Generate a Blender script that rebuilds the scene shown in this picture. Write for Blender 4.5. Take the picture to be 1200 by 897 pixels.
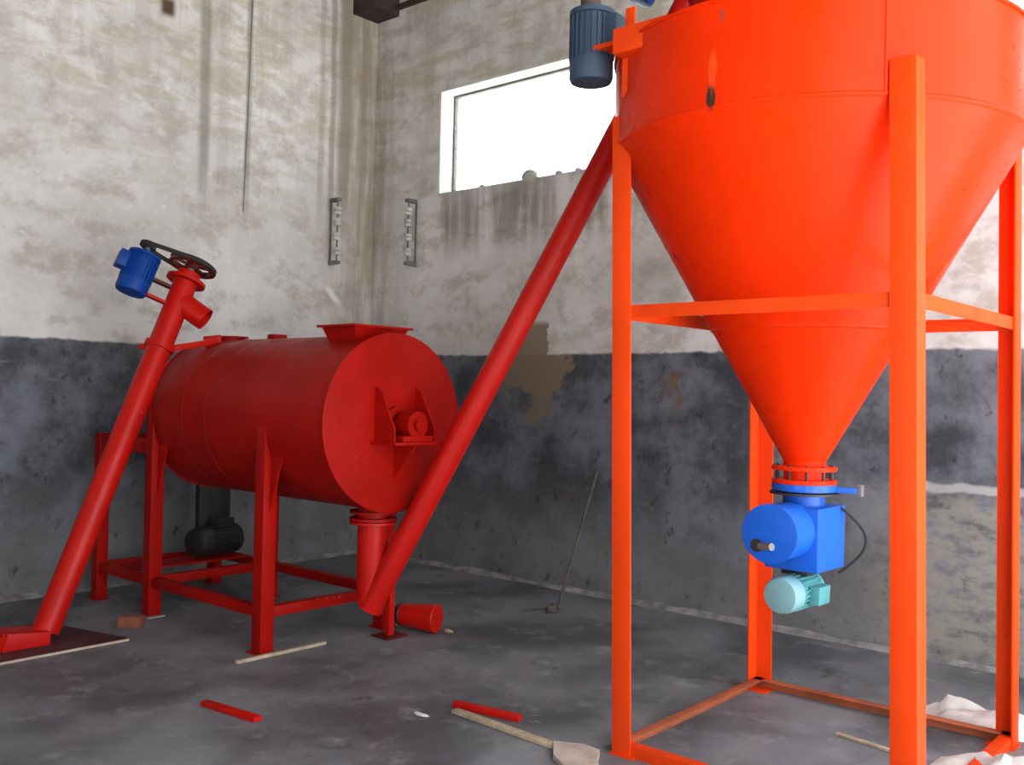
import bpy, bmesh, math, random
from mathutils import Vector, Matrix, noise
random.seed(7)
for o in list(bpy.data.objects): bpy.data.objects.remove(o, do_unlink=True)
S = bpy.context.scene
COL = S.collection
PI = math.pi
V = Vector

# ------------------------------------------------------------------ camera
F_PX = 1142.6
cam_d = bpy.data.cameras.new('camera'); cam = bpy.data.objects.new('camera', cam_d); COL.objects.link(cam)
cam_d.sensor_fit = 'HORIZONTAL'; cam_d.sensor_width = 36.0; cam_d.lens = F_PX/1200*36.0
cam_d.clip_start = .05; cam_d.clip_end = 400
CR = V((0.75077345, 0.660166, 0.02280527)); CU = V((-0.00960694, -0.02360804, 0.99967513)); CW = V((-0.66048992, 0.75074864, 0.01138212))
M = Matrix.Identity(4)
for i in range(3):
    M[i][0] = CR[i]; M[i][1] = CU[i]; M[i][2] = -CW[i]
M[0][3], M[1][3], M[2][3] = 7.0036, -5.9446, 1.5
cam.matrix_world = M
S.camera = cam

# ------------------------------------------------------------------ world: bright overcast sky
wd = bpy.data.worlds.new('overcast_sky'); S.world = wd; wd.use_nodes = True
wn = wd.node_tree.nodes; wl = wd.node_tree.links
bg = wn['Background']; bg.inputs['Strength'].default_value = 6.5
bg.inputs['Color'].default_value = (0.93, 0.98, 1.04, 1)

# room extents and openings
RX, RY, RZ = 7.75, -9.0, 5.12
WIN = [(0.86, 2.95, 3.235, 4.14), (4.62, 6.71, 3.235, 4.14)]       # windows in the back wall: x0, x1, z0, z1
GATE = (-6.4, -0.35, 0.0, 4.2)                                        # gate in the right wall: y0, y1, z0, z1
DOOR = (4.6, 6.6, 0.0, 2.4)                                          # wide doorway in the front wall: x0, x1, z0, z1

# hazy sun standing over the yard outside the gate
sun_d = bpy.data.lights.new('sun', 'SUN'); sun_d.energy = 40.0; sun_d.angle = math.radians(4); sun_d.color = (1, .98, .95)
sun = bpy.data.objects.new('sun', sun_d); COL.objects.link(sun); sun.location = (20, -3, 20)
sun.rotation_euler = V((math.cos(math.radians(70)), .10, math.sin(math.radians(70)))).to_track_quat('Z', 'Y').to_euler()

def portal(name, loc, rot, sx, sy):
    l = bpy.data.lights.new(name, 'AREA'); l.shape = 'RECTANGLE'; l.size = sx; l.size_y = sy
    l.cycles.is_portal = True
    o = bpy.data.objects.new(name, l); COL.objects.link(o); o.location = loc; o.rotation_euler = rot
    return o
portal('gate_portal', (RX+.16, (GATE[0]+GATE[1])/2, GATE[3]/2), (PI/2, 0, PI/2), GATE[1]-GATE[0], GATE[3])
portal('doorway_portal', ((DOOR[0]+DOOR[1])/2, RY-.16, DOOR[3]/2), (PI/2, 0, 0), DOOR[1]-DOOR[0], DOOR[3])
for w in WIN:
    portal('window_portal', ((w[0]+w[1])/2, .32, (w[2]+w[3])/2), (-PI/2, 0, 0), w[1]-w[0], w[3]-w[2])

S.view_settings.view_transform = 'Standard'; S.view_settings.look = 'None'
S.view_settings.gamma = 1.0; S.view_settings.use_curve_mapping = False
S.view_settings.exposure = -0.30

# ------------------------------------------------------------------ node helpers
class NT:
    def __init__(s, name):
        s.m = bpy.data.materials.new(name); s.m.use_nodes = True
        s.t = s.m.node_tree; s.n = s.t.nodes; s.l = s.t.links
        s.b = s.n['Principled BSDF']; s._pos = None
    def new(s, kind, **kw):
        n = s.n.new(kind)
        for k, v in kw.items(): setattr(n, k, v)
        return n
    def put(s, sock, v):
        if hasattr(v, 'is_output') or isinstance(v, bpy.types.NodeSocket): s.l.new(v, sock)
        elif v is not None:
            if isinstance(v, (tuple, list)) and len(v) == 3 and sock.type == 'RGBA': v = (*v, 1)
            sock.default_value = v
    def pos(s):
        if s._pos is None:
            g = s.new('ShaderNodeNewGeometry'); s._pos = g.outputs['Position']
        return s._pos
    def xyz(s):
        sp = s.new('ShaderNodeSeparateXYZ'); s.l.new(s.pos(), sp.inputs[0]); return sp.outputs
    def mapped(s, scale=(1,1,1), loc=(0,0,0)):
        mp = s.new('ShaderNodeMapping'); s.l.new(s.pos(), mp.inputs[0])
        mp.inputs['Scale'].default_value = scale; mp.inputs['Location'].default_value = loc
        return mp.outputs[0]
    def noise(s, scale=5, detail=5, rough=.6, stretch=(1,1,1), loc=(0,0,0), dist=0):
        n = s.new('ShaderNodeTexNoise'); s.l.new(s.mapped(stretch, loc), n.inputs['Vector'])
        n.inputs['Scale'].default_value = scale; n.inputs['Detail'].default_value = detail
        n.inputs['Roughness'].default_value = rough; n.inputs['Distortion'].default_value = dist
        return n.outputs['Fac']
    def ramp(s, v, stops):
        r = s.new('ShaderNodeValToRGB'); s.l.new(v, r.inputs[0])
        e = r.color_ramp.elements
        while len(e) < len(stops): e.new(.5)
        for q, (p, c) in zip(e, stops):
            q.position = p; q.color = (c, c, c, 1) if isinstance(c, (int, float)) else (*c, 1)
        return r.outputs[0]
    def step(s, v, a, b):
        n = s.new('ShaderNodeMapRange'); n.interpolation_type = 'SMOOTHSTEP'; s.put(n.inputs['Value'], v)
        n.inputs['From Min'].default_value = a; n.inputs['From Max'].default_value = b
        return n.outputs[0]
    def math(s, op, a, b=None):
        n = s.new('ShaderNodeMath', operation=op); s.put(n.inputs[0], a)
        if b is not None: s.put(n.inputs[1], b)
        return n.outputs[0]
    def mix(s, f, a, b):
        n = s.new('ShaderNodeMix', data_type='RGBA'); s.put(n.inputs[0], f); s.put(n.inputs[6], a); s.put(n.inputs[7], b)
        return n.outputs[2]
    def band(s, v, lo, hi, soft):                 # 1 inside lo..hi
        return s.math('MULTIPLY', s.step(v, lo-soft, lo+soft), s.math('SUBTRACT', 1.0, s.step(v, hi-soft, hi+soft)))
    def bump(s, h, strength=.3, dist=.02):
        b = s.new('ShaderNodeBump'); b.inputs['Strength'].default_value = strength; b.inputs['Distance'].default_value = dist
        s.l.new(h, b.inputs['Height']); s.l.new(b.outputs[0], s.b.inputs['Normal'])
    def out(s, col=None, rough=.6, metal=0, spec=None, coat=0):
        s.put(s.b.inputs['Base Color'], col); s.put(s.b.inputs['Roughness'], rough); s.b.inputs['Metallic'].default_value = metal
        if spec is not None: s.b.inputs['Specular IOR Level'].default_value = spec
        if coat: s.b.inputs['Coat Weight'].default_value = coat; s.b.inputs['Coat Roughness'].default_value = .12
        return s.m

def paint(name, col, rough=.4, var=.25, chips=0.0, chipcol=(.6,.55,.5), coat=0, spots=(), spec=.3, bump=.05):
    t = NT(name)
    n = t.noise(3.0, 5, .6)
    dark = tuple(c*(1-var) for c in col)
    c = t.mix(t.step(n, .35, .65), dark, col)
    if chips:
        k = t.noise(26, 4, .7); k2 = t.noise(2.2, 2, .5, loc=(3, 1, 7))
        f = t.math('MULTIPLY', t.step(k, .70, .74), t.step(k2, .5, .6))
        c = t.mix(t.math('MULTIPLY', f, chips), c, chipcol)
    for (px, py, pz, r, rz, cc, a) in spots:       # worn or burnt marks on the coat
        sp = t.new('ShaderNodeVectorMath', operation='SUBTRACT'); t.l.new(t.pos(), sp.inputs[0]); sp.inputs[1].default_value = (px, py, pz)
        sc = t.new('ShaderNodeVectorMath', operation='MULTIPLY'); t.l.new(sp.outputs[0], sc.inputs[0]); sc.inputs[1].default_value = (1/r, 1/r, 1/rz)
        ln = t.new('ShaderNodeVectorMath', operation='LENGTH'); t.l.new(sc.outputs[0], ln.inputs[0])
        w = t.math('ADD', ln.outputs['Value'], t.math('MULTIPLY', t.math('SUBTRACT', t.noise(30, 3, .6), .5), 1.2))
        f = t.math('MULTIPLY', t.math('SUBTRACT', 1.0, t.step(w, .6, 1.05)), a)
        c = t.mix(f, c, cc)
    rr = t.ramp(t.noise(8, 4, .6, loc=(5, 5, 5)), [(.3, max(0, rough-.08)), (.7, rough+.1)])
    t.bump(t.noise(14, 3, .5), bump, .01)
    return t.out(c, rr, coat=coat, spec=spec)

def plain(name, col, rough=.5, metal=0, var=.2, scale=12):
    t = NT(name)
    c = t.mix(t.step(t.noise(scale, 4, .6), .3, .7), tuple(x*(1-var) for x in col), col)
    return t.out(c, rough, metal)

# ------------------------------------------------------------------ wall, floor and other setting materials
DADO = 1.817
def wall_material(name, side):
    t = NT(name); x, y, z = t.xyz()
    h = y if side == 'left' else x                 # horizontal run along the wall
    big = t.noise(.9, 6, .62); mid = t.noise(3.2, 6, .65, stretch=(1, 1, 1.6), loc=(2, 9, 4))
    fine = t.noise(16, 5, .65)
    vert = t.noise(5.0, 4, .6, stretch=(1, 1, .10), loc=(1, 4, 2))
    hori = t.noise(2.4, 5, .65, stretch=(.8, .8, 3.0), loc=(7, 2, 2))
    base = t.mix(t.step(big, .38, .62), (.58, .55, .53), (.73, .705, .695))
    base = t.mix(t.math('MULTIPLY', t.step(mid, .46, .66), .75), base, (.42, .37, .32))
    base = t.mix(t.math('MULTIPLY', t.math('MULTIPLY', t.step(hori, .46, .62), t.step(z, 2.3, 4.2)), .75), base, (.46, .43, .33))
    base = t.mix(t.math('MULTIPLY', t.step(fine, .52, .72), .35), base, (.84, .82, .79))
    hi = t.step(z, 2.6, 4.9)                       # yellowed, leak-stained upper part
    base = t.mix(t.math('MULTIPLY', hi, t.math('MULTIPLY', t.step(vert, .45, .62), .3)), base, (.33, .28, .20))
    stains = []
    if side == 'left':
        wob = t.math('MULTIPLY', t.math('SUBTRACT', t.noise(1.6, 3, .6, loc=(4, 4, 4)), .5), .06)
        yy = t.math('ADD', y, wob)
        up = t.step(z, 2.7, 3.4)
        for c, w, a in ((-1.775, .045, .60), (-1.37, .028, .55), (-.50, .03, .6), (-.36, .07, .7), (-.14, .04, .5), (-.62, .03, .35), (-1.6, .05, .2)):
            f = t.math('MULTIPLY', t.band(yy, c-w, c+w, w*.6), t.math('MULTIPLY', up, a))
            stains.append((f, (.19, .165, .125)))
        stains.append((t.math('MULTIPLY', t.step(yy, -.75, -.05), t.math('MULTIPLY', t.step(vert, .30, .56), .8)), (.30, .245, .175)))
        # an old anchor hole, high on the wall, and a pale scar near the corner
        hole = t.math('MULTIPLY', t.band(yy, -2.17, -2.05, .03), t.band(z, 4.36, 4.50, .035)); stains.append((hole, (.10, .055, .035)))
        scar = t.math('MULTIPLY', t.band(t.math('ADD', y, t.math('MULTIPLY', z, .9)), 1.62, 1.70, .03), t.band(z, 2.28, 2.42, .03)); stains.append((scar, (.75, .74, .71)))
    else:
        stains.append((t.math('MULTIPLY', t.math('SUBTRACT', 1.0, t.step(h, .0, .5)), t.math('MULTIPLY', t.step(vert, .36, .60), .6)), (.25, .20, .13)))
        # dark drips under the window sill
        d = t.math('MULTIPLY', t.band(h, .9, 3.1, .1), t.band(z, 2.75, 3.24, .2))
        stains.append((t.math('MULTIPLY', d, t.math('MULTIPLY', t.step(vert, .38, .62), .7)), (.17, .145, .125)))
    for f, c in stains: base = t.mix(f, base, c)
    # dark oil-paint dado with a ragged top edge
    edge = t.math('ADD', z, t.math('MULTIPLY', t.math('SUBTRACT', t.noise(7, 4, .6, loc=(0, 0, 3)), .5), .05))
    fd = t.math('SUBTRACT', 1.0, t.step(edge, DADO-.012, DADO+.012))
    dn = t.noise(2.0, 6, .68, loc=(3, 3, 3)); dn2 = t.noise(6.0, 6, .7, stretch=(1, 1, 2.0), loc=(8, 1, 5))
    dado = t.mix(t.step(dn, .35, .65), (.048, .051, .062), (.172, .183, .213))
    dado = t.mix(t.math('MULTIPLY', t.step(dn2, .55, .75), .45), dado, (.26, .255, .25))
    dado = t.mix(t.math('MULTIPLY', t.step(dn2, .30, .42), .0), dado, (.03, .03, .03))
    low = t.math('SUBTRACT', 1.0, t.step(t.math('ADD', z, t.math('MULTIPLY', dn, 1.6)), .9, 1.75))   # rubbed, dusty lower part
    dado = t.mix(t.math('MULTIPLY', low, .5), dado, (.23, .22, .20))
    dado = t.mix(t.math('MULTIPLY', t.step(t.noise(9, 5, .7, stretch=(1, 1, .7), loc=(2, 2, 8)), .56, .70), .8), dado, (.022, .022, .024))
    if side == 'back':
        # a brown patch where the paint has come away, with a ragged lower edge
        wz = t.math('ADD', z, t.math('MULTIPLY', t.math('SUBTRACT', t.noise(5, 4, .6, loc=(1, 2, 6)), .5), .50))
        wx = t.math('ADD', x, t.math('MULTIPLY', t.math('SUBTRACT', t.noise(4.5, 4, .6, loc=(4, 2, 1)), .5), .50))
        f = t.math('MULTIPLY', t.band(wx, 1.70, 2.33, .02), t.band(wz, 1.50, 1.93, .015))
        f2 = t.math('MULTIPLY', t.band(wx, 2.00, 2.12, .015), t.band(wz, 1.30, 1.6, .015))
        f = t.math('MAXIMUM', f, f2)
        dado = t.mix(f, dado, (.20, .155, .115))
        fp = t.math('MULTIPLY', t.band(wx, 1.78, 2.10, .02), t.band(z, 1.75, 2.07, .03))
        base = t.mix(fp, base, (.25, .20, .15))
        # yellowed bare plaster and a white scrape near the right end
        r1 = t.math('MULTIPLY', t.step(x, 4.4, 5.2), t.math('MULTIPLY', t.band(wz, .0, .95, .12), t.step(dn2, .36, .56)))
        dado = t.mix(t.math('MULTIPLY', r1, .6), dado, (.36, .335, .27))
        r2 = t.math('MULTIPLY', t.step(wx, 4.75, 4.95), t.band(t.math('ADD', z, t.math('MULTIPLY', t.noise(3, 3, .5), .12)), 1.045, 1.10, .012))
        dado = t.mix(t.math('MULTIPLY', r2, .55), dado, (.60, .60, .58))
        rust = t.math('MULTIPLY', t.band(wx, 3.30, 3.36, .03), t.band(z, 1.42, 1.68, .06)); dado = t.mix(t.math('MULTIPLY', rust, .7), dado, (.20, .085, .03))
    c = t.mix(fd, base, dado)
    hgt = t.math('ADD', t.math('MULTIPLY', mid, .7), t.math('MULTIPLY', fine, .3))
    t.bump(hgt, .35, .03)
    return t.out(c, t.mix(fd, (.88,)*3, (.55,)*3), spec=.3)

def floor_material():
    t = NT('worn_concrete_floor')
    a = t.noise(1.1, 6, .65, stretch=(1, .8, 1)); b = t.noise(4.5, 6, .68, loc=(4, 8, 0)); g = t.noise(40, 3, .6)
    c = t.mix(t.step(a, .36, .64), (.080, .084, .095), (.205, .212, .232))
    c = t.mix(t.math('MULTIPLY', t.step(b, .52, .72), .55), c, (.34, .345, .365))
    c = t.mix(t.math('MULTIPLY', t.step(b, .28, .42), .0), c, (.03, .03, .03))
    c = t.mix(t.math('MULTIPLY', t.step(t.noise(2.3, 5, .7, loc=(9, 1, 0)), .60, .72), .7), c, (.045, .044, .042))
    c = t.mix(t.math('MULTIPLY', t.step(t.noise(5.5, 5, .7, loc=(1, 6, 0)), .62, .70), .5), c, (.30, .30, .30))
    t.bump(t.math('ADD', b, t.math('MULTIPLY', g, .3)), .25, .015)
    return t.out(c, t.ramp(a, [(.3, .45), (.7, .7)]), spec=.4)

M_WL = wall_material('stained_plaster_left', 'left'); M_WB = wall_material('stained_plaster_back', 'back')
M_FLOOR = floor_material()
M_CEIL = plain('sooty_roof_boards', (.16, .13, .10), .9, scale=3)
M_TIMBER = plain('dark_timber', (.055, .032, .028), .85, var=.4, scale=9)
M_YARD = plain('yard_ground', (.62, .615, .60), .95, scale=2)
M_FILLET = plain('pale_mortar', (.33, .32, .31), .95, var=.55, scale=9)
M_REVEAL = plain('whitewashed_reveal', (.72, .71, .66), .9, scale=6)
M_STEELBAR = plain('rusty_window_bar', (.35, .33, .31), .7)
def glass():
    t = NT('dusty_window_glass'); t.n.remove(t.b)
    tr = t.new('ShaderNodeBsdfTransparent'); gl = t.new('ShaderNodeBsdfGlossy'); gl.inputs['Roughness'].default_value = .05
    lw = t.new('ShaderNodeLayerWeight'); lw.inputs['Blend'].default_value = .25
    mx = t.new('ShaderNodeMixShader'); t.l.new(t.math('MULTIPLY', lw.outputs['Facing'], .3), mx.inputs[0])
    tr.inputs['Color'].default_value = (.92, .95, .93, 1)
    t.l.new(tr.outputs[0], mx.inputs[1]); t.l.new(gl.outputs[0], mx.inputs[2]); t.l.new(mx.outputs[0], t.n['Material Output'].inputs[0])
    return t.m
M_GLASS = glass()

# object materials
M_HOP = paint('orange_red_hopper_enamel', (.80, .028, .001), .32, .08, spots=(
    (5.151, -2.755, 2.625, .024, .055, (.05, .025, .015), 1.0),
    (5.155, -2.755, 2.72, .022, .09, (.75, .10, .02), .5),
    (5.19, -2.754, 2.918, .012, .03, (.22, .05, .03), .7)), spec=.1, bump=.02)
M_FRAME = paint('orange_red_frame_enamel', (.84, .058, .004), .5, .10, spec=.15)
M_BASEBAR = paint('worn_orange_base_bar', (.50, .13, .055), .6, .35, chips=.6, chipcol=(.42, .30, .18))
M_RED = paint('red_mixer_enamel', (.37, .005, .002), .45, .18, chips=.8, spec=.12)
M_SEAM = paint('dark_red_seam', (.22, .008, .004), .6)
M_TUBE = paint('red_conveyor_enamel', (.53, .007, .003), .40, .12, chips=.5, spec=.22)
M_BLUE = paint('blue_valve_enamel', (.008, .115, .62), .40, .12, coat=.1)
M_NAVY = paint('blue_motor_enamel', (.003, .046, .28), .45, .15, spec=.2)
M_SLATE = paint('slate_blue_motor_enamel', (.040, .065, .105), .5, .15)
M_TEAL = paint('teal_motor_enamel', (.10, .34, .36), .35, .15)
M_TEALD = paint('pale_teal_fan_cover', (.22, .42, .45), .35, .15)
M_DARK = plain('greasy_dark_steel', (.022, .019, .018), .5, var=.3)
M_BELT = plain('black_rubber_belt', (.012, .011, .011), .7)
M_PULLEY = paint('maroon_pulley_enamel', (.13, .012, .010), .45, .3)
M_STEEL = plain('bare_steel', (.26, .25, .24), .5, .6)
M_WOOD = plain('pale_raw_wood', (.52, .42, .28), .85, var=.35, scale=18)
M_PLY = plain('plywood_edge', (.55, .45, .32), .85, var=.25, scale=15)
M_OVERSPRAY = paint('maroon_oversprayed_board', (.105, .035, .045), .65, .4)
M_BRICK = plain('broken_brick', (.30, .095, .05), .95, var=.4, scale=14)
M_POWDER = plain('white_powder', (.74, .71, .67), .95, var=.22, scale=10)
M_PALE = plain('pale_torn_board', (.55, .47, .40), .9, var=.3, scale=10)
M_GREYWOOD = plain('weathered_grey_stick', (.10, .088, .075), .9, var=.3, scale=10)
M_PORC = plain('dirty_white_porcelain', (.55, .54, .51), .35, var=.15)
M_IRON = plain('dull_bracket_iron', (.16, .16, .15), .7, var=.3)
M_CABLE = plain('grey_dusty_cable', (.26, .24, .21), .9)
M_CONC = plain('cement_smeared_foot', (.45, .44, .42), .9, var=.3)

# ------------------------------------------------------------------ mesh helpers
class MB:
    def __init__(s): s.bm = bmesh.new()
    def poly_prism(s, prof, p0, p1, u, v, prof1=None):
        """sweep a 2D profile (in u,v) from p0 to p1"""
        p0, p1, u, v = V(p0), V(p1), V(u), V(v); n = len(prof); prof1 = prof1 or prof
        a = [s.bm.verts.new(p0+u*x+v*y) for x, y in prof]; b = [s.bm.verts.new(p1+u*x+v*y) for x, y in prof1]
        for i in range(n):
            j = (i+1) % n; s.bm.faces.new((a[i], a[j], b[j], b[i]))
        s.bm.faces.new(a[::-1]); s.bm.faces.new(b); return s
    def box(s, x0, x1, y0, y1, z0, z1):
        return s.poly_prism([(x0, y0), (x1, y0), (x1, y1), (x0, y1)], (0, 0, z0), (0, 0, z1), (1, 0, 0), (0, 1, 0))
    def bar(s, p0, p1, w, h, up=(0, 0, 1)):
        p0, p1 = V(p0), V(p1); d = (p1-p0).normalized(); u = d.cross(V(up)).normalized(); v = u.cross(d)
        return s.poly_prism([(-w/2, -h/2), (w/2, -h/2), (w/2, h/2), (-w/2, h/2)], p0, p1, u, v)
    def obox(s, c, u, v, w, a, b, l):
        c, u, v, w = V(c), V(u), V(v), V(w)
        return s.poly_prism([(-a/2, -b/2), (a/2, -b/2), (a/2, b/2), (-a/2, b/2)], c-w*l/2, c+w*l/2, u, v)
    def lathe(s, p, d, prof, seg=32, closed=True):
        """revolve (radius, distance along d) pairs around the axis p + t d"""
        p, d = V(p), V(d).normalized(); u = d.orthogonal().normalized()
        if abs(d.z) < .9: u = d.cross(V((0, 0, 1))).normalized()
        v = d.cross(u); rings = []
        for r, t in prof:
            if r < 1e-6: rings.append([s.bm.verts.new(p+d*t)])
            else: rings.append([s.bm.verts.new(p+d*t+(u*math.cos(2*PI*i/seg)+v*math.sin(2*PI*i/seg))*r) for i in range(seg)])
        for A, B in zip(rings, rings[1:]):
            for i in range(seg):
                j = (i+1) % seg
                if len(A) == 1 and len(B) == 1: continue
                if len(A) == 1: s.bm.faces.new((A[0], B[i], B[j]))
                elif len(B) == 1: s.bm.faces.new((A[i], B[0], A[j]))
                else: s.bm.faces.new((A[i], B[i], B[j], A[j]))
        return s
    def cyl(s, p0, p1, r, r1=None, seg=24):
        p0, p1 = V(p0), V(p1); L = (p1-p0).length; r1 = r if r1 is None else r1
        return s.lathe(p0, p1-p0, [(0, 0), (r, 0), (r1, L), (0, L)], seg)
    def tube(s, pts, r, seg=8):
        pts = [V(p) for p in pts]; rings = []
        for i, p in enumerate(pts):
            d = (pts[min(i+1, len(pts)-1)]-pts[max(i-1, 0)]).normalized(); u = d.orthogonal().normalized()
            if rings: u = (pu-d*pu.dot(d)).normalized()
            pu = u; v = d.cross(u)
            rings.append([s.bm.verts.new(p+(u*math.cos(2*PI*k/seg)+v*math.sin(2*PI*k/seg))*r) for k in range(seg)])
        for A, B in zip(rings, rings[1:]):
            for k in range(seg): s.bm.faces.new((A[k], A[(k+1) % seg], B[(k+1) % seg], B[k]))
        s.bm.faces.new(rings[0][::-1]); s.bm.faces.new(rings[-1]); return s
    def build(s, name, mat, parent=None, smooth=True, bevel=0, origin=None):
        org = V(parent['org']) if parent is not None else V(origin or (0, 0, 0))
        bmesh.ops.recalc_face_normals(s.bm, faces=s.bm.faces)
        if bevel: bmesh.ops.bevel(s.bm, geom=[e for e in s.bm.edges if len(e.link_faces) == 2 and e.calc_face_angle(0) > .6], offset=bevel, segments=2, affect='EDGES', profile=.6)
        bmesh.ops.translate(s.bm, verts=s.bm.verts, vec=-org)
        me = bpy.data.meshes.new(name); s.bm.to_mesh(me); s.bm.free()
        me.materials.append(mat)
        if smooth:
            for p in me.polygons: p.use_smooth = True
            me.set_sharp_from_angle(angle=math.radians(38))
        o = bpy.data.objects.new(name, me); COL.objects.link(o)
        if parent is not None: o.parent = parent
        else: o.location = org
        ORG[o.name] = tuple(org); o['org'] = tuple(org)
        return o
ORG = {}
def thing(name, loc, label, cat, group=None):
    o = bpy.data.objects.new(name, None); COL.objects.link(o); o.location = loc; o.empty_display_size = .1
    o['org'] = tuple(loc); o['label'] = label; o['category'] = cat
    if group: o['group'] = group
    return o
def tag(o, label, cat, group=None):
    o['label'] = label; o['category'] = cat
    if group: o['group'] = group
    return o
def struct(o, label=None, cat=None):
    o['kind'] = 'structure'
    if label: o['label'] = label
    if cat: o['category'] = cat
    return o

# ------------------------------------------------------------------ the room
struct(MB().box(-.3, RX+.3, RY-.3, .3, -.25, 0).build('floor', M_FLOOR, smooth=False), 'dark worn concrete floor of the workshop', 'floor')
struct(MB().box(-.3, RX+.3, RY-.3, .32, RZ, RZ+.15).build('ceiling', M_CEIL, smooth=False), 'dark roof boards above the workshop', 'ceiling')
struct(MB().box(-.3, 0, RY-.3, .3, 0, RZ).build('wall_left', M_WL, smooth=False), 'stained cream plaster wall with dark dado behind the mixer', 'wall')
def holed(axis, c0, c1, a0, a1, holes):
    """wall slab between c0 and c1 on the other axis, running a0..a1, height 0..RZ, with openings"""
    xs = sorted({a0, a1, *[h[0] for h in holes], *[h[1] for h in holes]}); zs = sorted({0, RZ, *[h[2] for h in holes], *[h[3] for h in holes]})
    solid = lambda i, k: 0 <= i < len(xs)-1 and 0 <= k < len(zs)-1 and not any(h[0] <= xs[i] and xs[i+1] <= h[1] and h[2] <= zs[k] and zs[k+1] <= h[3] for h in holes)
    m = MB(); vs = {}
    def vt(i, k, c):
        key = (i, k, c)
        if key not in vs: vs[key] = m.bm.verts.new((xs[i], c, zs[k]) if axis == 'x' else (c, xs[i], zs[k]))
        return vs[key]
    for i in range(len(xs)-1):
        for k in range(len(zs)-1):
            if not solid(i, k): continue
            for c in (c0, c1): m.bm.faces.new((vt(i, k, c), vt(i+1, k, c), vt(i+1, k+1, c), vt(i, k+1, c)))
            for (di, dk, A, B) in ((-1, 0, (i, k), (i, k+1)), (1, 0, (i+1, k), (i+1, k+1)), (0, -1, (i, k), (i+1, k)), (0, 1, (i, k+1), (i+1, k+1))):
                if not solid(i+di, k+dk): m.bm.faces.new((vt(*A, c0), vt(*B, c0), vt(*B, c1), vt(*A, c1)))
    return m
struct(holed('x', 0, .3, 0, RX, WIN).build('wall_back', M_WB, smooth=False), 'cream plaster wall with flaking dark dado and high windows', 'wall')
struct(holed('x', RY-.3, RY, 0, RX, [DOOR]).build('wall_front', M_WB, smooth=False), 'plaster wall with a wide doorway behind the viewer', 'wall')
struct(holed('y', RX, RX+.3, RY, 0, [GATE]).build('wall_right', M_WL, smooth=False), 'plaster wall with a tall open gate', 'wall')
struct(MB().box(-60, 70, -70, 60, -.4, -.26).build('ground', M_YARD, smooth=False), 'open yard ground around the workshop', 'ground')
# dark timbers where the roof meets the back wall
struct(MB().box(.0, .30, -.30, 0, 4.93, 5.11).build('trim_1', M_TIMBER, bevel=.01), 'dark timber rafter end in the corner', 'trim')
struct(MB().box(.30, RX, -.055, 0, 4.985, 5.02).build('trim_2', M_TIMBER, bevel=.005), 'dark batten along the top of the back wall', 'trim')

# crumbly mortar line along the foot of the walls
def fillet(name, a, b, inward, label):
    m = MB(); a, b, q = V(a), V(b), V(inward); n = 60; rows = []
    for i in range(n+1):
        p = a.lerp(b, i/n); k = .5+noise.noise(p*2.3)*.6+noise.noise(p*9)*.35; k = max(.18, k)
        w, h = .05*k+.02, .045*k+.008
        rows.append([m.bm.verts.new(p), m.bm.verts.new(p+V((0, 0, h))), m.bm.verts.new(p+q*w*.5+V((0, 0, h*.7))), m.bm.verts.new(p+q*w)])
    for A, B in zip(rows, rows[1:]):
        for k in range(3): m.bm.faces.new((A[k], A[k+1], B[k+1], B[k]))
    o = m.build(name, M_FILLET); return struct(o, label, 'trim')
fillet('baseboard_left', (.001, -5.5, 0), (.001, 0, 0), (1, 0, 0), 'crumbled pale mortar along foot of left wall')
fillet('baseboard_back', (0, -.001, 0), (RX, -.001, 0), (0, -1, 0), 'crumbled pale mortar along foot of back wall')

# windows
for k, (x0, x1, z0, z1) in enumerate(WIN):
    w = thing('window_%d' % (k+1), (x0, .2, z0), ('high workshop window left of the hopper', 'high workshop window partly hidden above the hopper rim')[k], 'window'); w['kind'] = 'structure'
    T = .012
    MB().box(x0, x0+T, 0.005, .16, z0, z1).build('reveal', M_REVEAL, w, smooth=False)
    MB().box(x1-T, x1, 0.005, .16, z0, z1).build('reveal', M_REVEAL, w, smooth=False)
    MB().box(x0+T, x1-T, 0.005, .16, z1-T, z1).build('reveal', M_REVEAL, w, smooth=False)
    fr = MB(); t = .018
    for b in ((x0+T, x0+T+t, z0, z1), (x1-T-t, x1-T, z0, z1), (x0+T+t, x1-T-t, z0, z0+t), (x0+T+t, x1-T-t, z1-T-t, z1-T)): fr.box(b[0], b[1], .16, .195, b[2], b[3])
    fr = fr.build('window_frame', M_IRON, w, smooth=False)
    zm = (z0+z1)/2; n = 1; pw = (x1-x0-2*T-2*t)/n; ph0, ph1 = z0+t, z1-T-t
    MB().box(x0+T+t, x1-T-t, .170, .180, zm-.003, zm+.003).build('glazing_bar', M_REVEAL, w, smooth=False)
    for i in range(1, n):
        xm = x0+T+t+pw*i; MB().box(xm-.004, xm+.004, .168, .182, ph0, ph1).build('glazing_bar', M_STEELBAR, w, smooth=False)
    for i in range(n):
        for a, b in ((ph0, zm-.004), (zm+.004, ph1)):
            xa = x0+T+t+pw*i+.005; MB().box(xa, xa+pw-.010, .174, .178, a, b).build('pane', M_GLASS, w, smooth=False)
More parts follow.
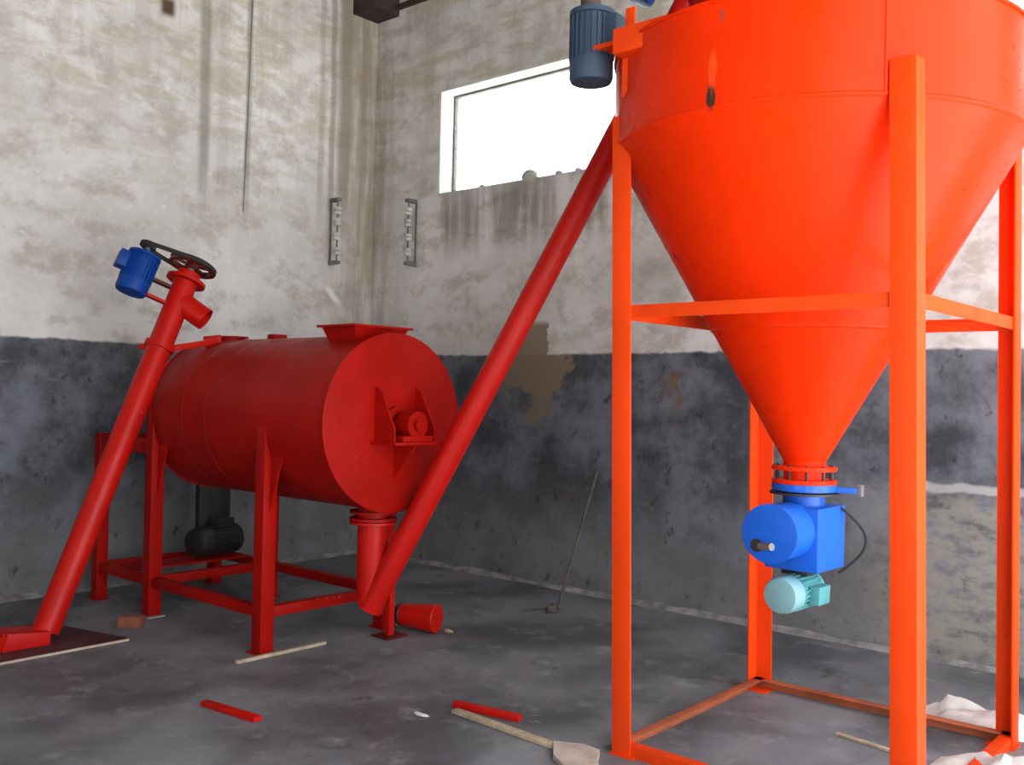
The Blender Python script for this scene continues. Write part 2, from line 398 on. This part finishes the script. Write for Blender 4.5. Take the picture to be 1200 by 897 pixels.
# crumbs of masonry left on the sill
def lump(name, c, sx, sy, sz, mat, seed, rot=0, flat=True):
    m = MB(); bmesh.ops.create_icosphere(m.bm, subdivisions=2, radius=1)
    for v in m.bm.verts:
        k = 1+.45*noise.noise(v.co*1.3+V((seed*3.7, seed, 0))); q = v.co*k
        q = V((q.x*sx, q.y*sy, max(q.z, -.55)*sz)); q.rotate(Matrix.Rotation(rot, 3, 'Z')); v.co = q+V(c)+V((0, 0, .55*sz))
    return m.build(name, mat, smooth=False, origin=c)
for i, (x, s) in enumerate(((1.86, .055), (2.16, .025), (1.32, .022), (2.35, .022), (1.0, .018))):
    tag(lump('masonry_crumb', (x, .07, 3.235), s*1.4, s, s*1.1, M_CONC, i+2),
        ('largest grey masonry crumb on the window sill', 'masonry crumb right of the largest one on the sill', 'small masonry crumb near middle of the window sill', 'small masonry crumb on the sill beside the red tube', 'tiny masonry crumb at left end of the sill')[i], 'rubble', 'crumbs on the window sill')

# ------------------------------------------------------------------ generic electric motor (part with sub-parts)
def motor(parent, p, d, length, r, mat, cover, tdir, cable=None, tlen=.5):
    """p: shaft-side face, d: direction from the shaft end to the fan end"""
    p, d, td = V(p), V(d).normalized(), V(tdir); td = (td-d*td.dot(d)).normalized(); sd = d.cross(td)
    m = MB(); m.lathe(p, d, [(0, 0), (r*.55, 0), (r*.75, length*.03), (r*1.02, length*.06), (r*1.02, length*.12), (r*.9, length*.13), (r*.9, length*.72), (0, length*.72)], 32)
    for i in range(24):
        a = 2*PI*i/24; q = td*math.cos(a)+sd*math.sin(a); m.obox(p+d*length*.42+q*r*.94, q.cross(d), q, d, .006, r*.14, length*.56)
    body = m.build('motor', mat, parent)
    MB().lathe(p, d, [(r*.8, length*.70), (r*.98, length*.70), (r*.98, length*.93), (r*.9, length*.98), (r*.6, length), (0, length)], 32).build('fan_cover', cover, body)
    MB().obox(p+d*length*.36+td*r*1.18, sd, td, d, r*1.0, r*.6, length*.38).build('terminal_box', mat, body, bevel=.008)
    MB().cyl(p-d*length*.16, p+d*.01, r*.17).build('shaft', M_STEEL, body)
    return body

# ------------------------------------------------------------------ storage hopper on its angle-iron stand
HC = V((5.155, -1.90, 0)); HR = .855; ZS, ZT, ZN = 2.585, 2.975, 1.235
hop = thing('storage_hopper', (HC.x, HC.y, 0), 'tall orange-red conical hopper on an angle-iron stand', 'hopper')
cone_r = lambda z: .090+(HR-.090)*(z-ZN)/(ZS-ZN)
z2 = 1.80
MB().lathe(HC, (0, 0, 1), [(HR-.012, ZT), (HR, ZT), (HR, ZS+.004), (HR-.012, ZS+.004)][::1], 96).build('cylinder_shell', M_HOP, hop)
MB().lathe(HC, (0, 0, 1), [(HR-.001, ZS), (cone_r(z2)+.002, z2)], 96).build('cone', M_HOP, hop)
MB().lathe(HC, (0, 0, 1), [(cone_r(z2), z2+.003), (.09, ZN)], 96).build('lower_cone', M_HOP, hop)
MB().lathe(HC, (0, 0, 1), [(HR-.006, ZS-.012), (HR+.003, ZS-.004), (HR+.004, ZS), (HR+.003, ZS+.004), (HR-.006, ZS+.012)], 96).build('seam_weld', M_HOP, hop)
MB().lathe(HC, (0, 0, 1), [(HR-.02, ZT-.002), (HR+.008, ZT-.002), (HR+.010, ZT+.004), (HR+.008, ZT+.01), (HR-.02, ZT+.01)], 96).build('rim', M_HOP, hop)
MB().lathe(HC, (0, 0, 1), [(cone_r(z2)-.004, z2-.010), (cone_r(z2)+.004, z2-.003), (cone_r(z2)+.005, z2+.003), (cone_r(z2)+.004, z2+.010)], 96).build('seam_weld', M_HOP, hop)
sa = math.radians(-48.6)
MB().bar((HC.x+(HR+.001)*math.cos(sa), HC.y+(HR+.001)*math.sin(sa), ZS), (HC.x+(HR+.001)*math.cos(sa), HC.y+(HR+.001)*math.sin(sa), ZT), .008, .008, up=(math.cos(sa), math.sin(sa), 0)).build('sheet_joint', M_HOP, hop)
# neck with two bolt flanges
MB().lathe(HC, (0, 0, 1), [(.092, ZN+.01), (.088, ZN-.03), (.088, ZN-.085)], 40).build('neck', M_HOP, hop)
for z in (1.205, 1.148):
    MB().lathe(HC, (0, 0, 1), [(.08, z-.009), (.136, z-.009), (.138, z), (.136, z+.009), (.08, z+.009)], 40).build('neck_flange', M_HOP, hop)
for i in range(10):
    a = 2*PI*i/10+.2; q = HC+V((.118*math.cos(a), .118*math.sin(a), 0))
    MB().cyl(q+V((0, 0, 1.157)), q+V((0, 0, 1.222)), .006, seg=8).build('bolt', M_DARK, hop)
# legs: base corner, top corner, directions of the two flanges of the angle
LEGS = {'l': ((4.630, -2.560), (4.545, -2.535), 1, 1), 'f': ((5.875, -2.545), (5.825, -2.545), -1, 1),
        'b': ((4.600, -1.225), (4.575, -1.245), 1, -1), 'r': ((5.855, -1.200), (5.835, -1.225), -1, -1)}
ZLEG = 2.70
def L_prof(w, t, dx, dy): 
    p = [(0, 0), (w, 0), (w, t), (t, t), (t, w), (0, w)]; return [(x*dx, y*dy) for x, y in p]
def leg_at(k, z):
    a, b = LEGS[k][0], LEGS[k][1]; f = z/ZLEG; return V((a[0]+(b[0]-a[0])*f, a[1]+(b[1]-a[1])*f, z))
for k, (a, b, dx, dy) in LEGS.items():
    MB().poly_prism(L_prof(.092, .009, dx, dy), (*a, 0), (*b, ZLEG), (1, 0, 0), (0, 1, 0)).build('leg', M_FRAME, hop, bevel=.0015)
ctr = V((5.2, -1.885, 0))
def ring(z, w, t, name, mat, inset, pairs):
    for k1, k2 in pairs:
        p, q = leg_at(k1, z), leg_at(k2, z); d = (q-p).normalized(); inw = (ctr+V((0, 0, z))-(p+q)/2); inw = (inw-d*inw.dot(d)); inw.z = 0; inw.normalize()
        p, q = p+d*.010+inw*inset, q-d*.010+inw*inset
        MB().poly_prism([(0, 0), (w, 0), (w, -t), (t, -t), (t, -w), (0, -w)], p, q, inw, (0, 0, 1)).build(name, mat, hop, bevel=.001)
ring(1.885, .055, .006, 'tie_beam', M_FRAME, .0095, (('l', 'f'), ('f', 'r'), ('r', 'b'), ('b', 'l')))
for (k1, k2, m) in (('l', 'f', M_FRAME), ('f', 'r', M_FRAME), ('r', 'b', M_BASEBAR), ('b', 'l', M_BASEBAR)):
    ring(.05, .05, .006, 'base_bar', m, .0095, ((k1, k2),))
for k in LEGS:
    q = leg_at(k, 0); MB().box(q.x-.01 if LEGS[k][2] > 0 else q.x-.11, q.x+.11 if LEGS[k][2] > 0 else q.x+.01, q.y-.01 if LEGS[k][3] > 0 else q.y-.11, q.y+.11 if LEGS[k][3] > 0 else q.y+.01, 0, .006).build('foot_plate', M_FRAME, hop)
# vibration motor on a bracket near the rim
mp = V((4.425, -2.535, 0))
out = (mp-HC); out.z = 0; out.normalize(); tan = V((-out.y, out.x, 0))
vm = motor(hop, (mp.x, mp.y, 3.20), (0, 0, -1), .335, .098, M_SLATE, M_SLATE, CR*.8+V((.3, -.4, 0)))
MB().cyl((mp.x-.01, mp.y, 3.19), (mp.x-.01, mp.y, 3.42), .045).build('motor_spindle', plain('brown_rusty_spindle', (.09, .055, .045), .7), vm)
MB().box(4.635, 4.90, -2.67, -2.50, 2.915, 3.02).build('motor_bracket', M_FRAME, hop, bevel=.004)
MB().box(4.655, 4.70, -2.61, -2.598, 3.02, 3.12).build('bracket_lug', M_FRAME, hop, bevel=.002)
MB().poly_prism([(0, 0), (.20, 0), (0, -.16)], (4.637, -2.60, 2.915), (4.637, -2.588, 2.915), (1, 0, 0), (0, 0, 1)).build('bracket_gusset', M_FRAME, hop)
MB().box(4.45, 4.637, -2.60, -2.51, 2.985, 3.005).build('motor_seat', M_FRAME, hop, bevel=.002)

# ------------------------------------------------------------------ blue valve packer hanging under the hopper
vp = thing('packing_valve', (HC.x, HC.y, .6), 'blue boxy packing valve with round spout bolted under the hopper neck', 'valve')
bx, by = HC.x, HC.y
MB().lathe((bx, by, 0), (0, 0, 1), [(.07, 1.108), (.135, 1.108), (.137, 1.123), (.135, 1.138), (.07, 1.138)], 40).build('top_flange', M_BLUE, vp)
MB().lathe((bx, by, 0), (0, 0, 1), [(.088, 1.112), (.088, 1.02)], 36).build('neck', M_BLUE, vp)
MB().bar((bx+.10, by+.03, 1.118), (bx+.205, by+.07, 1.118), .05, .022).build('slide_gate', M_BLUE, vp, bevel=.003)
MB().obox((bx+.22, by+.077, 1.118), (1, 0, 0), (0, 1, 0), (0, 0, 1), .02, .03, .05).build('gate_handle', M_STEEL, vp, bevel=.003)
MB().lathe((bx, by, 0), (0, 0, 1), [(.07, 1.092), (.145, 1.092), (.145, 1.102), (.07, 1.102)], 40).build('clamp_ring', M_DARK, vp)
MB().box(bx-.115, bx+.125, by-.13, by+.15, .775, 1.045).build('valve_box', M_BLUE, vp, bevel=.006)
sp0 = V((bx-.005, by-.10, .945))
tube = MB().lathe(sp0, (0, -1, 0), [(.118, 0), (.118, .20), (0, .20)], 40).build('spout_drum', M_BLUE, vp)
MB().lathe((sp0.x, by-.302, .945), (0, -1, 0), [(0, 0), (.124, 0), (.124, .010), (0, .010)], 40).build('drum_cover', M_BLUE, vp, bevel=.002)
MB().cyl((sp0.x-.055, by-.308, .892), (sp0.x-.055, by-.314, .892), .028).build('drum_hole', M_DARK, vp)
MB().cyl((sp0.x-.04, by-.31, .89), (sp0.x+.025, by-.335, .897), .016).build('filling_nozzle', M_STEEL, vp)
MB().tube([(bx+.12+.10*math.sin(PI*i/14), by+.10+.05*math.sin(PI*i/14), 1.04-.29*i/14) for i in range(15)], .006).build('cable', M_BELT, vp)
tm = motor(vp, (bx-.01, by+.10, .672), (0, -1, 0), .30, .080, M_TEAL, M_TEALD, (1, 0, -.05))
MB().box(bx-.07, bx+.05, by-.06, by+.09, .745, .776).build('motor_plate', M_DARK, vp, bevel=.003)

# ------------------------------------------------------------------ horizontal drum mixer
DX0, DX1, DY, DZ, DR = 1.08, 2.87, -2.25, 1.32, .497
mix = thing('drum_mixer', (1.6, DY, 0), 'large red horizontal drum mixer standing on a welded leg frame', 'mixer')
ax = V((DX0, DY, DZ))
MB().lathe(ax, (1, 0, 0), [(DR, 0), (DR, DX1-DX0)], 96).build('drum', M_RED, mix)
MB().lathe((DX1, DY, DZ), (1, 0, 0), [(DR-.01, -.004), (DR+.010, -.004), (DR+.010, .012), (DR-.004, .016), (0, .016)], 96).build('end_plate', M_RED, mix)
MB().lathe((DX0, DY, DZ), (-1, 0, 0), [(DR-.01, -.004), (DR+.008, -.004), (DR+.008, .012), (0, .012)], 96).build('end_plate', M_RED, mix)
for x in (1.72, 1.46):
    MB().lathe((x, DY, DZ), (1, 0, 0), [(DR-.004, -.005), (DR+.0012, -.003), (DR+.0012, .003), (DR-.004, .005)], 96).build('seam_weld', M_SEAM, mix)
# flared charging hood on top
def frustum(name, mat, par, x0, x1, y0, y1, z0, z1, grow, wall=.006):
    m = MB(); r0 = [(x0, y0), (x1, y0), (x1, y1), (x0, y1)]; r1 = [(x0-grow, y0-grow), (x1+grow, y0-grow), (x1+grow, y1+grow), (x0-grow, y1+grow)]
    A = [m.bm.verts.new((*q, z0)) for q in r0]; B = [m.bm.verts.new((*q, z1)) for q in r1]
    sh = lambda q: (q[0]+(wall if q[0] < (x0+x1)/2 else -wall), q[1]+(wall if q[1] < (y0+y1)/2 else -wall))
    A2 = [m.bm.verts.new((*sh(q), z0)) for q in r0]; B2 = [m.bm.verts.new((*sh(q), z1)) for q in r1]
    for i in range(4):
        j = (i+1) % 4
        m.bm.faces.new((A[i], A[j], B[j], B[i])); m.bm.faces.new((A2[i], B2[i], B2[j], A2[j])); m.bm.faces.new((B[i], B[j], B2[j], B2[i])); m.bm.faces.new((A[i], A2[i], A2[j], A[j]))
    return m.build(name, mat, par, smooth=False)
hood = frustum('charging_hood', M_RED, mix, 2.53, 2.73, -2.42, -2.12, 1.73, 1.862, .05)
for (a, b, c, d) in ((2.46, 2.80, -2.49, -2.465), (2.46, 2.80, -2.075, -2.05), (2.46, 2.485, -2.465, -2.075), (2.775, 2.80, -2.465, -2.075)):
    MB().box(a, b, c, d, 1.855, 1.868).build('hood_lip', M_RED, hood, smooth=False)
# small inlet collar under the first conveyor and a lifting eye
MB().lathe((1.27, -2.27, 0), (0, 0, 1), [(.08, 1.77), (.08, 1.83), (.10, 1.83), (.10, 1.84), (.07, 1.84), (.07, 1.77)], 32).build('inlet_collar', M_RED, mix)
MB().box(1.70, 1.78, -2.30, -2.20, 1.80, 1.845).build('lifting_eye', M_RED, mix, bevel=.008)
# legs
for x, y, zt in ((1.07, -2.70, 1.40), (2.31, -2.70, 1.36), (1.07, -1.80, 1.40), (2.31, -1.80, 1.36)):
    MB().box(x-.045, x+.045, y-.045, y+.045, .008, zt).build('leg', M_RED, mix, bevel=.006)
    MB().box(x-.07, x+.07, y-.06, y+.06, 0, .008).build('foot_plate', M_CONC if (x < 2 and y < -2) else M_RED, mix)
    s = 1 if y > DY else -1
    MB().poly_prism([(0, 0), (.11, .0), (0, -.32)], (x+.045, y-.006, 1.12), (x+.045, y+.006, 1.12), (1, 0, 0), (0, 0, 1)).build('gusset', M_RED, mix)
for y in (-2.70, -1.80):
    MB().box(.31, .39, y-.04, y+.04, .008, 1.16).build('leg', M_RED, mix, bevel=.005)
    MB().box(.295, .405, y-.055, y+.055, 0, .008).build('foot_plate', M_RED, mix)
    MB().box(.39, 1.025, y-.035, y+.035, 1.055, 1.15).build('drive_rail', M_RED, mix, bevel=.004)
    MB().box(.39, 1.025, y-.03, y+.03, .20, .26).build('rail', M_RED, mix, bevel=.004)
    MB().box(1.115, 2.265, y-.03, y+.03, .20, .26).build('rail', M_RED, mix, bevel=.004)
for x in (.35, 1.07, 2.31):
    MB().box(x-.03, x+.03, -2.66, -1.84, .20, .26).build('cross_rail', M_RED, mix, bevel=.004)
MB().box(.315, .385, -2.66, -1.84, 1.06, 1.15).build('cross_rail', M_RED, mix, bevel=.004)
MB().box(.60, .85, -2.67, -1.83, .26, .272).build('motor_plate', M_RED, mix)
# drive: motor low on the frame, chain guard, gearbox on the drive rails
motor(mix, (.64, -1.80, .385), (.22, -.98, 0), .42, .105, M_DARK, M_DARK, (0, 0, 1))
MB().box(.56, .62, -2.10, -1.84, .35, 1.20).build('chain_guard', M_DARK, mix, bevel=.01)
MB().box(.50, .80, -2.42, -2.08, 1.15, 1.50).build('gearbox', M_RED, mix, bevel=.02)
MB().cyl((.80, DY, DZ), (1.075, DY, DZ), .05).build('drive_shaft', M_DARK, mix)
# bearing seat on the visible end
ex = DX1+.016
MB().box(ex, ex+.205, -2.43, -2.08, 1.205, 1.222).build('bearing_shelf', M_RED, mix, bevel=.002)
for y in (-2.40, -2.10):
    MB().poly_prism([(0, 0), (.165, 0), (.165, .07), (.05, .28), (0, .30)], (ex, y-.006, 1.222), (ex, y+.006, 1.222), (1, 0, 0), (0, 0, 1)).build('gusset', M_RED, mix)
MB().poly_prism([(0, 0), (.18, 0), (0, -.20)], (ex, -2.256, 1.205), (ex, -2.244, 1.205), (1, 0, 0), (0, 0, 1)).build('gusset', M_RED, mix)
pb = MB().box(ex+.07, ex+.19, -2.36, -2.14, 1.222, 1.255).build('pillow_block', M_RED, mix, bevel=.006)
MB().lathe((ex+.075, DY, 1.315), (1, 0, 0), [(.03, 0), (.075, 0), (.075, .11), (.03, .11)], 28).build('bearing_housing', M_RED, pb)
MB().cyl((ex-.01, DY, 1.315), (ex+.21, DY, 1.315), .033).build('shaft_end', M_RED, mix)
MB().lathe((ex, DY, 1.315), (1, 0, 0), [(.10, 0), (.10, .03), (.06, .035)], 28).build('shaft_seal', M_RED, mix)
# discharge neck with two flanges
dpx, dpy = 2.715, DY
MB().lathe((dpx, dpy, 0), (0, 0, 1), [(.092, .86), (.092, .74)], 28).build('discharge_neck', M_RED, mix)
for z in (.805, .765):
    MB().lathe((dpx, dpy, 0), (0, 0, 1), [(.08, z-.008), (.135, z-.008), (.135, z+.008), (.08, z+.008)], 32).build('discharge_flange', M_RED, mix)

# ------------------------------------------------------------------ screw conveyors
def conveyor_head(t, top, a, n, off, spout_to, mot_len, mot_r, big=.135, rot_t=None):
    """pulley drive at the upper end; a: tube axis, n: side on which the motor hangs"""
    side = a.cross(n).normalized()
    MB().lathe(top, a, [(.03, -.02), (.125, -.02), (.125, 0), (.03, 0)], 32).build('head_flange', M_TUBE, t)
    MB().lathe(top, a, [(.075, 0), (.075, .05), (.03, .06)], 24).build('bearing_housing', M_TUBE, t)
    MB().cyl(top, top+a*.15, .022).build('screw_shaft', M_STEEL, t)
    c = top+a*.105; pu = MB()
    pu.lathe(c, a, [(big-.03, -.018), (big, -.018), (big-.008, 0), (big, .018), (big-.03, .018), (big-.03, -.018)], 40)
    pu.lathe(c, a, [(.02, -.025), (.045, -.025), (.045, .025), (.02, .025)], 24)
    for i in range(5):
        q = n*math.cos(2*PI*i/5)+side*math.sin(2*PI*i/5); pu.bar(c+q*.04, c+q*(big-.025), .022, .014, up=a)
    pu.build('pulley', M_PULLEY, t)
    c2 = c+n*off; sm = .05
    MB().lathe(c2, a, [(.01, -.018), (sm, -.018), (sm-.006, 0), (sm, .018), (.01, .018)], 28).build('motor_pulley', M_DARK, t)
    # belt: two arcs and two straight runs
    b = MB(); ring = []; s0 = math.asin((big-sm)/off)
    for i in range(25):
        q = PI/2+s0*-1+(PI+2*s0)*i/24; ring.append((c, big, q))
    for i in range(13):
        q = -PI/2+s0*1+(PI-2*s0)*i/12; ring.append((c2, sm, q))
    pin, pout = [], []
    for cc, r, q in ring:
        dv = n*math.cos(q)+side*math.sin(q); pin.append(cc+dv*(r-.002)); pout.append(cc+dv*(r+.008))
    va = [[b.bm.verts.new(p+a*h) for p in P_] for P_ in (pin, pout) for h in (-.013, .013)]
    N = len(ring)
    for i in range(N):
        j = (i+1) % N
        for A, B in ((0, 1), (1, 3), (3, 2), (2, 0)): b.bm.faces.new((va[A][i], va[A][j], va[B][j], va[B][i]))
    b.build('drive_belt', M_BELT, t)
    mt = motor(t, c2-a*.05, -a, mot_len, mot_r, M_NAVY, M_NAVY, rot_t if rot_t is not None else n)
    # motor plate and two arms to the tube
    w = off-mot_r
    for h in (.09, .20):
        MB().bar(top-a*h+n*.07, top-a*h+n*(w+.005), .05, .018, up=a).build('motor_arm', M_PULLEY if h < .1 else M_TUBE, t)
    return mt

# first conveyor: feeds the mixer
A0, A1 = V((1.30, -3.475, .07)), V((1.225, -2.60, 2.19))
a = (A1-A0).normalized(); n = V((0, -1, 0)); n = n-a*n.dot(a)+V((-.25, 0, 0)); n = (n-a*n.dot(a)).normalized()
c1 = thing('screw_conveyor', (1.30, -3.475, .018), 'slanted red screw conveyor with blue motor feeding the drum mixer', 'conveyor')
MB().cyl(A0, A1, .076, seg=40).build('tube', M_TUBE, c1)
conveyor_head(c1, A1, a, n, .29, None, .29, .100, big=.15)
sd = V((.62, .55, -.56)).normalized()
s0 = A1-a*.15
MB().lathe(s0+sd*.03, sd, [(.074, 0), (.074, .185), (.067, .185), (.067, .02)], 32).build('discharge_spout', M_TUBE, c1)
cr = A0+a*1.815
MB().lathe(cr, a, [(.076, -.018), (.095, -.018), (.095, .018), (.076, .018)], 32).build('clamp_ring', M_TUBE, c1)
MB().obox(cr-CR*.10, CR, CR.cross(a), a, .06, .02, .035).build('clamp_ear', M_TUBE, c1, bevel=.003)
MB().bar(cr+V((.06, .05, -.01)), V((1.30, -2.41, 1.80)), .02, .04).build('support_arm', M_TUBE, c1, bevel=.003)
MB().bar(V((1.235, -2.47, 1.80)), V((1.315, -2.39, 1.815)), .022, .06).build('support_strap', M_TUBE, c1, bevel=.003)
# feed box at the tail
fb = MB(); fb.poly_prism([(-.20, 0), (.06, 0), (.06, .075), (-.20, .10)], (1.19, -3.55, .018), (1.41, -3.55, .018), (0, 1, 0), (0, 0, 1)); fb.build('tail_box', M_TUBE, c1, bevel=.004)
frustum('feed_hopper', M_TUBE, c1, 1.17, 1.41, -4.05, -3.76, .018, .115, .03)

# second conveyor: from the mixer outlet up to the hopper
B0, B1 = V((2.735, -2.27, .27)), V((4.365, -1.42, 3.84))
a2 = (B1-B0).normalized(); n2 = V((-1, -.55, 0)); n2 = (n2-a2*n2.dot(a2)).normalized()
c2 = thing('screw_conveyor', (2.72, -2.27, 0), 'long slanted red screw conveyor rising from the mixer outlet to the hopper', 'conveyor')
MB().cyl(B0, B1, .070, seg=40).build('tube', M_TUBE, c2)
conveyor_head(c2, B1, a2, n2, .26, None, .42, .095)
s1 = B1-a2*.20; hd = V((.72, -.30, -.62)).normalized()
MB().lathe(s1, hd, [(.07, .02), (.07, .50), (.062, .50), (.062, .05)], 32).build('discharge_spout', M_TUBE, c2)
MB().lathe((dpx, dpy, 0), (0, 0, 1), [(.088, .755), (.088, .30)], 28).build('inlet_pipe', M_TUBE, c2)
MB().lathe((dpx, dpy, 0), (0, 0, 1), [(.08, .738), (.135, .738), (.135, .752), (.08, .752)], 32).build('inlet_flange', M_TUBE, c2)
MB().lathe(B0, -a2, [(0, 0), (.078, 0), (.078, .014), (.0, .014)], 28).build('tail_flange', M_TUBE, c2)
MB().box(2.50, 2.54, -1.95, -1.91, 0, .42).build('support_post', M_TUBE, c2, bevel=.003)
MB().bar((2.52, -1.93, .40), B0+a2*.26+V((0, .05, 0)), .03, .03).build('support_arm', M_TUBE, c2)
MB().box(2.44, 2.60, -2.01, -1.85, 0, .01).build('support_foot', M_PULLEY, c2)

# red can lying by the conveyor foot
can = thing('metal_can', (2.56, -1.71, 0), 'small red can lying on floor at foot of long conveyor', 'can')
cd = V((.95, .31, 0)).normalized(); cp = V((2.44, -1.75, .092))
MB().lathe(cp, cd, [(0, .02), (.058, .02), (.064, 0), (.068, .0), (.088, .24), (.082, .245), (0, .245)], 32).build('can_body', M_TUBE, can)
MB().lathe(cp, cd, [(.03, -.05), (.05, -.05), (.07, -.005), (.06, .01)], 28).build('can_neck', M_DARK, can)

# ------------------------------------------------------------------ things on the floor
def slab(name, pts, z0, z1, mat, label, cat, group=None, bevel=.002):
    cx = sum(p[0] for p in pts)/len(pts); cy = sum(p[1] for p in pts)/len(pts)
    o = MB().poly_prism(pts, (0, 0, z0), (0, 0, z1), (1, 0, 0), (0, 1, 0)).build(name, mat, smooth=False, bevel=bevel, origin=(cx, cy, z0))
    return tag(o, label, cat, group)
pl = thing('plywood_sheet', (1.25, -3.6, 0), 'thin plywood sheet with maroon overspray under the feeding conveyor', 'board')
q = [(1.56, -3.10), (1.585, -4.30), (.75, -4.35), (.86, -3.28)]
MB().poly_prism(q, (0, 0, 0), (0, 0, .013), (1, 0, 0), (0, 1, 0)).build('plywood_core', M_PLY, pl, smooth=False)
MB().poly_prism(q, (0, 0, .013), (0, 0, .017), (1, 0, 0), (0, 1, 0)).build('painted_face', M_OVERSPRAY, pl, smooth=False)
tag(MB().obox((1.255, -2.93, .035), (.8, .6, 0), (-.6, .8, 0), (0, 0, 1), .14, .09, .07).build('brick_piece', M_BRICK, bevel=.012, origin=(1.255, -2.93, 0)), 'broken orange brick piece on floor beside the plywood', 'brick')
def stick(name, p, q, w, h, mat, label, cat='stick', group=None):
    p, q = V((*p, h/2+.001)), V((*q, h/2+.001))
    o = MB().bar(p, q, w, h).build(name, mat, bevel=.002, origin=((p+q)/2-V((0, 0, h/2+.001)))); return tag(o, label, cat, group)
stick('wooden_stick', (2.405, -2.93), (2.405, -2.33), .028, .018, M_WOOD, 'pale wooden stick on the floor at the mixer front leg')
stick('metal_offcut', (2.90, -3.42), (3.27, -3.375), .045, .022, M_TUBE, 'short red metal offcut alone on the open floor', 'offcut', 'red metal offcuts')
stick('metal_offcut', (3.745, -2.60), (4.10, -2.535), .035, .03, M_TUBE, 'red metal offcut lying along the pale wooden strip', 'offcut', 'red metal offcuts')
stick('wooden_strip', (3.80, -2.655), (4.475, -2.685), .045, .016, M_WOOD, 'long pale wooden strip beside the red offcut near hopper', 'strip')
slab('torn_board', [(4.40, -2.665), (4.52, -2.60), (4.605, -2.61), (4.66, -2.70), (4.80, -2.86), (4.74, -2.90), (4.62, -2.86), (4.50, -2.79)], .001, .022, M_PALE, 'pale torn board piece at the foot of left hopper leg', 'board')
stick('wooden_splinter', (5.22, -1.66), (5.50, -1.70), .022, .012, M_WOOD, 'thin pale splinter on floor under the hopper')
tag(lump('pebble', (2.70, -1.60, 0), .032, .02, .014, M_WOOD, 3), 'small pale pebble on floor right of the red can', 'pebble')
tag(lump('plaster_chip', (3.72, -2.80, 0), .05, .018, .008, M_POWDER, 5), 'white plaster chip on floor left of the wooden strip', 'chip')
# leaning stick at the back wall
o = MB().tube([(2.79, -.62, .012), (2.72, -.31, .48), (2.655, -.012, .93)], .011, 10).build('leaning_stick', M_GREYWOOD, origin=(2.79, -.62, 0)); tag(o, 'thin grey stick leaning against the back wall dado', 'stick')
tag(lump('grey_stone', (2.80, -.70, 0), .04, .04, .04, M_GREYWOOD, 8), 'small grey stone at the foot of the leaning stick', 'stone')
# spilled white powder by the right hopper leg
def heap(name, c, sx, sy, h, seed, label):
    m = MB(); n = 26; rows = []
    for i in range(n+1):
        row = []
        for j in range(n+1):
            u, v = 2*i/n-1, 2*j/n-1; p = V((u*1.6+seed, v*1.6, seed*.7)); rr = math.sqrt(u*u+v*v)
            e = max(0, 1-rr/(.82+.3*noise.noise(V((math.atan2(v, u)*1.2, seed, 1))))); z = h*(e**.75)*(.75+.6*noise.noise(p*1.7)+.3*noise.noise(p*5))
            row.append(m.bm.verts.new((c[0]+u*sx, c[1]+v*sy, max(z, 0)-.001+ (0.001 if z > 0 else 0))))
        rows.append(row)
    for i in range(n):
        for j in range(n): m.bm.faces.new((rows[i][j], rows[i+1][j], rows[i+1][j+1], rows[i][j+1]))
    bad = [f for f in m.bm.faces if all(v.co.z < .0008 for v in f.verts)]
    bmesh.ops.delete(m.bm, geom=bad, context='FACES')
    o = m.build(name, M_POWDER, origin=(c[0], c[1], 0)); tag(o, label, 'powder'); o['kind'] = 'stuff'; return o
heap('spilled_powder', (5.66, -1.02, 0), .36, .17, .13, 1.3, 'heap of spilled white powder behind the right hopper leg')
heap('spilled_powder', (5.98, -1.72, 0), .36, .40, .12, 4.1, 'broad heap of spilled white powder in front of right hopper leg')

# ------------------------------------------------------------------ fittings on the walls
def bracket(at, outv, along, label):
    at, o_, s_ = V(at), V(outv), V(along)
    t = thing('insulator_bracket', at, label, 'bracket', 'insulator brackets by the corner')
    MB().bar(at+o_*.012, at+o_*.012+V((0, 0, .60)), .016, .012, up=o_).build('back_bar', M_IRON, t)
    for z in (.02, .58):
        MB().bar(at+o_*.02+V((0, 0, z)), at+o_*.13+V((0, 0, z)), .05, .03).build('arm', M_IRON, t, bevel=.003)
    MB().cyl(at+o_*.105+V((0, 0, .03)), at+o_*.105+V((0, 0, .57)), .008, seg=10).build('rod', M_IRON, t)
    for z in (.12, .25, .38, .48):
        MB().lathe(at+o_*.105+V((0, 0, z)), (0, 0, 1), [(.01, -.035), (.034, -.03), (.034, -.010), (.022, 0), (.034, .010), (.034, .03), (.01, .035)], 18).build('insulator', M_PORC, t)
bracket((0, -.50, 2.61), (1, 0, 0), (0, 1, 0), 'iron insulator bracket on the left wall near corner')
bracket((.60, 0, 2.61), (0, -1, 0), (1, 0, 0), 'iron insulator bracket on back wall below the window')
def wcable(name, pts, r, label): return tag(MB().tube(pts, r, 6).build(name, M_CABLE, origin=pts[-1]), label, 'cable')
wcable('wall_cable', [(.008, -1.355, 5.1), (.008, -1.365, 4.4), (.008, -1.38, 3.6), (.008, -1.40, 2.95)], .0045, 'thin dark cable hanging down the stained left wall')
for ob in list(bpy.data.objects):
    if 'org' in ob: del ob['org']
